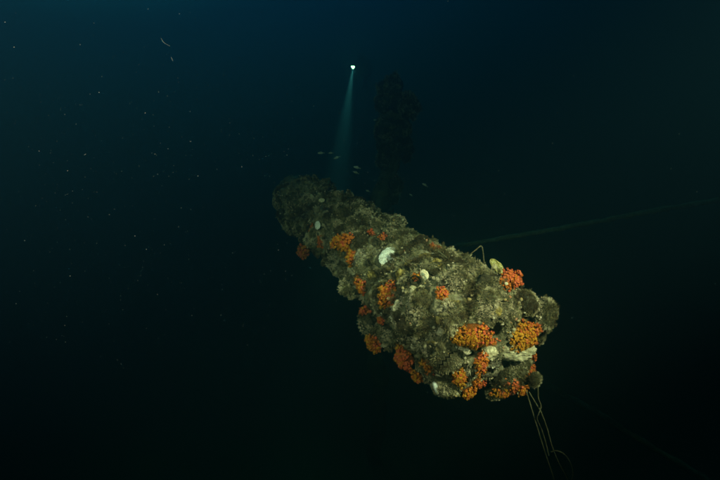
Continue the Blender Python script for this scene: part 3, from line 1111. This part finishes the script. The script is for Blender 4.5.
# ------------------------------------------------------------------ drifting specks in the water
def specks():
    vs, fs = [], []
    random.seed(99)
    oct_ = [(1, 0, 0), (-1, 0, 0), (0, 1, 0), (0, -1, 0), (0, 0, 1), (0, 0, -1)]
    of = [(0, 2, 4), (2, 1, 4), (1, 3, 4), (3, 0, 4), (2, 0, 5), (1, 2, 5), (3, 1, 5), (0, 3, 5)]
    for k in range(5200):
        Y = random.uniform(.9, 4.2)
        u = random.uniform(-60, 780) if random.random() < .45 else random.triangular(-80, 620, 60)
        p = px(u, random.triangular(-20, 500, 170), Y)
        r = random.choice((.0003, .0003, .0004, .0004, .0006)) * random.uniform(.6, 1.2) * (Y / 2.0) ** .5
        if k % 45 == 0:
            r *= 1.8
        s_ = Vector((random.uniform(.6, 1.8), random.uniform(.6, 1.4), random.uniform(.6, 1.4)))
        o = len(vs)
        vs += [p + Vector((a * s_.x, b * s_.y, c * s_.z)) * r for a, b, c in oct_]
        fs += [tuple(i + o for i in f) for f in of]
    for (u, v, Y) in ((5, 22, 1.3), (14, 47, 1.4), (198, 176, 1.6), (70, 276, 1.6), (572, 318, 2.0), (448, 1, 1.5), (135, 236, 1.5), (155, 154, 1.7)):
        p = px(u, v, Y); o = len(vs)
        vs += [p + Vector((a * 1.5, b, c)) * .0011 for a, b, c in oct_]
        fs += [tuple(i + o for i in f) for f in of]
    for pts in ([(161, 38), (164, 42.5), (170, 46)], [(171, 57), (173, 61)], [(84, 155), (86, 154)]):
        vv, ff = tube_geo(smooth_path([px(a, b, 1.5) for a, b in pts], 6), .00022, 5)
        o = len(vs); vs += vv
        fs += [tuple(i + o for i in f) for f in ff]
    link("drifting_specks", mesh("drifting_specks", vs, fs, [M_snow], smooth=False), kind="stuff")
specks()

# ------------------------------------------------------------------ torch and the diver who holds it
TP = px(353, 67, 12.0)
TDIR = Vector((-.105, -.36, -.93)).normalized()        # where the torch points
torch = thing("dive_torch", "lit diving torch with three bright lamps shining down a narrow beam", "torch",
              frame(TP, TDIR))
vs, fs, ts = lathe([(0, -.20), (.030, -.20), (.034, -.18), (.034, -.06), (.060, -.02), (.064, .0), (.060, .008), (.056, -.004), (0, -.004)], 20)
link("torch_body", mesh("torch_body", vs, fs, [M_torch]), torch)
vs, fs = tube_geo(smooth_path([Vector((0, -.03, -.17)), Vector((0, -.10, -.15)), Vector((0, -.10, -.06)), Vector((0, -.04, -.035))], 8), .011, 8)
link("torch_handle", mesh("torch_handle", vs, fs, [M_rubber]), torch)
lv, lf, lt = lathe([(.023, -.006), (.023, .002), (.016, .009), (0, .011)], 16)
lens_me = mesh("lens", lv, lf, [M_lens])
for a in (270, 30, 150):
    # two lamps above, one below, as the camera sees the head
    link("lens", lens_me, torch, Matrix.Translation((.031 * math.cos(R(a)), .031 * math.sin(R(a)), .002)))
lamp = spot_lamp("torch_beam", TP + TDIR * .03, TP + TDIR, 5200, 14, 1.0, (.95, .74, 1.0), .03)

def skin(name, parent, mat, verts, edges, radii, root, sub=2, label=None):
    me = bpy.data.meshes.new(name)
    me.from_pydata([tuple(v) for v in verts], edges, [])
    me.materials.append(mat)
    o = link(name, me, parent, label=label)
    md = o.modifiers.new("skin", 'SKIN')
    md.use_smooth_shade = True
    if not me.skin_vertices:
        return o
    for k, r in enumerate(radii):
        d = me.skin_vertices[0].data[k]
        d.radius = r if isinstance(r, tuple) else (r, r)
        d.use_root = (k == root)
    sb = o.modifiers.new("sub", 'SUBSURF'); sb.levels = sub; sb.render_levels = sub
    return o

def diver():
    # swimming towards the wreck, face down, head towards the camera, right arm reaching forward and down with the torch
    # local axes: x to his left as seen from the front (picture right), y away from the camera along the body, z up
    hand = TP - TDIR * .11 + frame(TP, TDIR).to_3x3() @ Vector((0, -.10, 0))
    base = Vector((TP.x + .20, TP.y + .62, TP.z + .34))
    root = thing("person", "scuba diver in a dark suit swimming behind the lit torch", "diver", Matrix.Translation(base))
    h = hand - base
    V = [(0, .55, -.02), (0, .30, .0), (0, .08, .0), (0, -.06, .01), (0, -.18, .03), (0, -.27, .03),      # 0 pelvis 1 waist 2 chest 3 neck base 4 head 5 crown
         (-.19, .05, .0), (-.26, -.18, -.14), tuple(h * .86 + Vector((-.035, .03, .02))), tuple(h),       # right shoulder, elbow, wrist, hand root
         (.19, .05, .0), (.27, .24, -.16), (.16, .14, -.34), (.13, .10, -.38),                             # left shoulder, elbow, wrist
         (-.10, .60, -.03), (-.14, 1.0, -.10), (-.13, 1.38, .05), (-.13, 1.48, .08),
         (.10, .60, -.03), (.13, 1.02, -.02), (.13, 1.42, .0), (.13, 1.52, .01)]
    E = [(0, 1), (1, 2), (2, 3), (3, 4), (4, 5), (2, 6), (6, 7), (7, 8), (8, 9), (2, 10), (10, 11), (11, 12), (12, 13), (0, 14), (14, 15), (15, 16), (16, 17), (0, 18), (18, 19), (19, 20), (20, 21)]
    Rr = [(.15, .12), (.14, .11), (.16, .12), (.07, .07), (.105, .11), (.07, .07), .07, .05, .037, .032, .07, .05, .037, .032, .09, .065, .045, .04, .09, .065, .045, .04]
    skin("body", root, M_suit, V, E, Rr, 0)
    # mask, regulator
    def boxy(name, c, size, mat, bev=.25, parent=root, seg=3):
        bm = bmesh.new(); bmesh.ops.create_cube(bm, size=1)
        for q in bm.verts:
            q.co = Vector((q.co.x * size[0], q.co.y * size[1], q.co.z * size[2]))
        bmesh.ops.bevel(bm, geom=bm.edges[:], offset=min(size) * bev, segments=seg, affect='EDGES', profile=.6)
        me = bpy.data.meshes.new(name); bm.to_mesh(me); bm.free(); me.materials.append(mat)
        me.polygons.foreach_set("use_smooth", [True] * len(me.polygons))
        return link(name, me, parent, Matrix.Translation(c))
    mk = boxy("mask", (0, -.285, .035), (.16, .07, .085), M_rubber)
    for sx in (-1, 1):
        boxy("mask_lens", (sx * .037, -.032, .003), (.062, .01, .055), M_glass, .4, mk)
    rg = boxy("regulator", (0, -.285, -.055), (.075, .06, .06), M_rubber, .35)
    hv, hf = tube_geo(smooth_path([Vector((.03, 0, 0)), Vector((.16, .02, -.01)), Vector((.24, .20, .10)), Vector((.10, .33, .25)), Vector((0, .34, .26))], 10), .012, 8)
    link("hose", mesh("hose", hv, hf, [M_rubber]), rg)
    # tank on the back
    vs, fs, ts = lathe([(0, 0), (.07, .01), (.09, .04), (.09, .50), (.075, .57), (.03, .61), (.025, .66), (0, .66)], 20)
    tm = Matrix.Translation((0, .62, .20)) @ Matrix.Rotation(R(90), 4, 'X')
    tk = link("tank", mesh("tank", vs, fs, [M_tank]), root, tm)
    boxy("valve", (0, 0, .67), (.09, .04, .04), M_torch, .3, tk)
    # fins
    for sx, y0, z0, tl in ((-1, 1.46, .075, .25), (1, 1.50, .01, -.08)):
        pts = [(-.05, 0), (-.06, .12), (-.10, .40), (-.10, .58), (-.03, .55), (.03, .55), (.10, .58), (.10, .40), (.06, .12), (.05, 0)]
        vs = [(x, y, .012 * s_ * (1 - y)) for s_ in (1, -1) for x, y in pts]
        k = len(pts)
        fs = [tuple(range(k)), tuple(k + i for i in range(k))[::-1]] + [(i, k + i, k + (i + 1) % k, (i + 1) % k) for i in range(k)]
        link("fin", mesh("fin", vs, fs, [M_rubber], smooth=False), root, Matrix.Translation((sx * .13, y0, z0)) @ Matrix.Rotation(tl, 4, 'X'))
    # gloved hands: palm, four fingers of different lengths closed round the handle, thumb from the side
    def glove(c, d, side):
        m_ = frame(Vector(c), Vector(d))
        V = [Vector((0, 0, -.03)), Vector((0, 0, .02)), Vector((0, .0, .06))]; E = [(0, 1), (1, 2)]; Rr = [(.026, .018), (.036, .017), (.036, .015)]
        for k, (fx, ln) in enumerate(((-.030, .060), (-.010, .070), (.010, .066), (.029, .052))):
            o = len(V)
            V += [Vector((fx, 0, .082)), Vector((fx * 1.05, -.018, .082 + ln * .42)), Vector((fx * 1.05, -.048, .082 + ln * .45)), Vector((fx, -.060, .082 + ln * .1))]
            E += [(2, o), (o, o + 1), (o + 1, o + 2), (o + 2, o + 3)]
            Rr += [.0095, .009, .0085, .0075]
        o = len(V)
        V += [Vector((side * .040, -.012, .03)), Vector((side * .050, -.038, .055)), Vector((side * .035, -.060, .075))]
        E += [(1, o), (o, o + 1), (o + 1, o + 2)]; Rr += [.011, .010, .008]
        skin("glove", root, M_rubber, [m_ @ q for q in V], E, Rr, 1, 2)
    glove(h + Vector((0, .03, .03)), Vector((0, -.7, -.7)), 1)
    glove(Vector((.13, .10, -.40)), Vector((-.3, -.5, -.8)), -1)
diver()
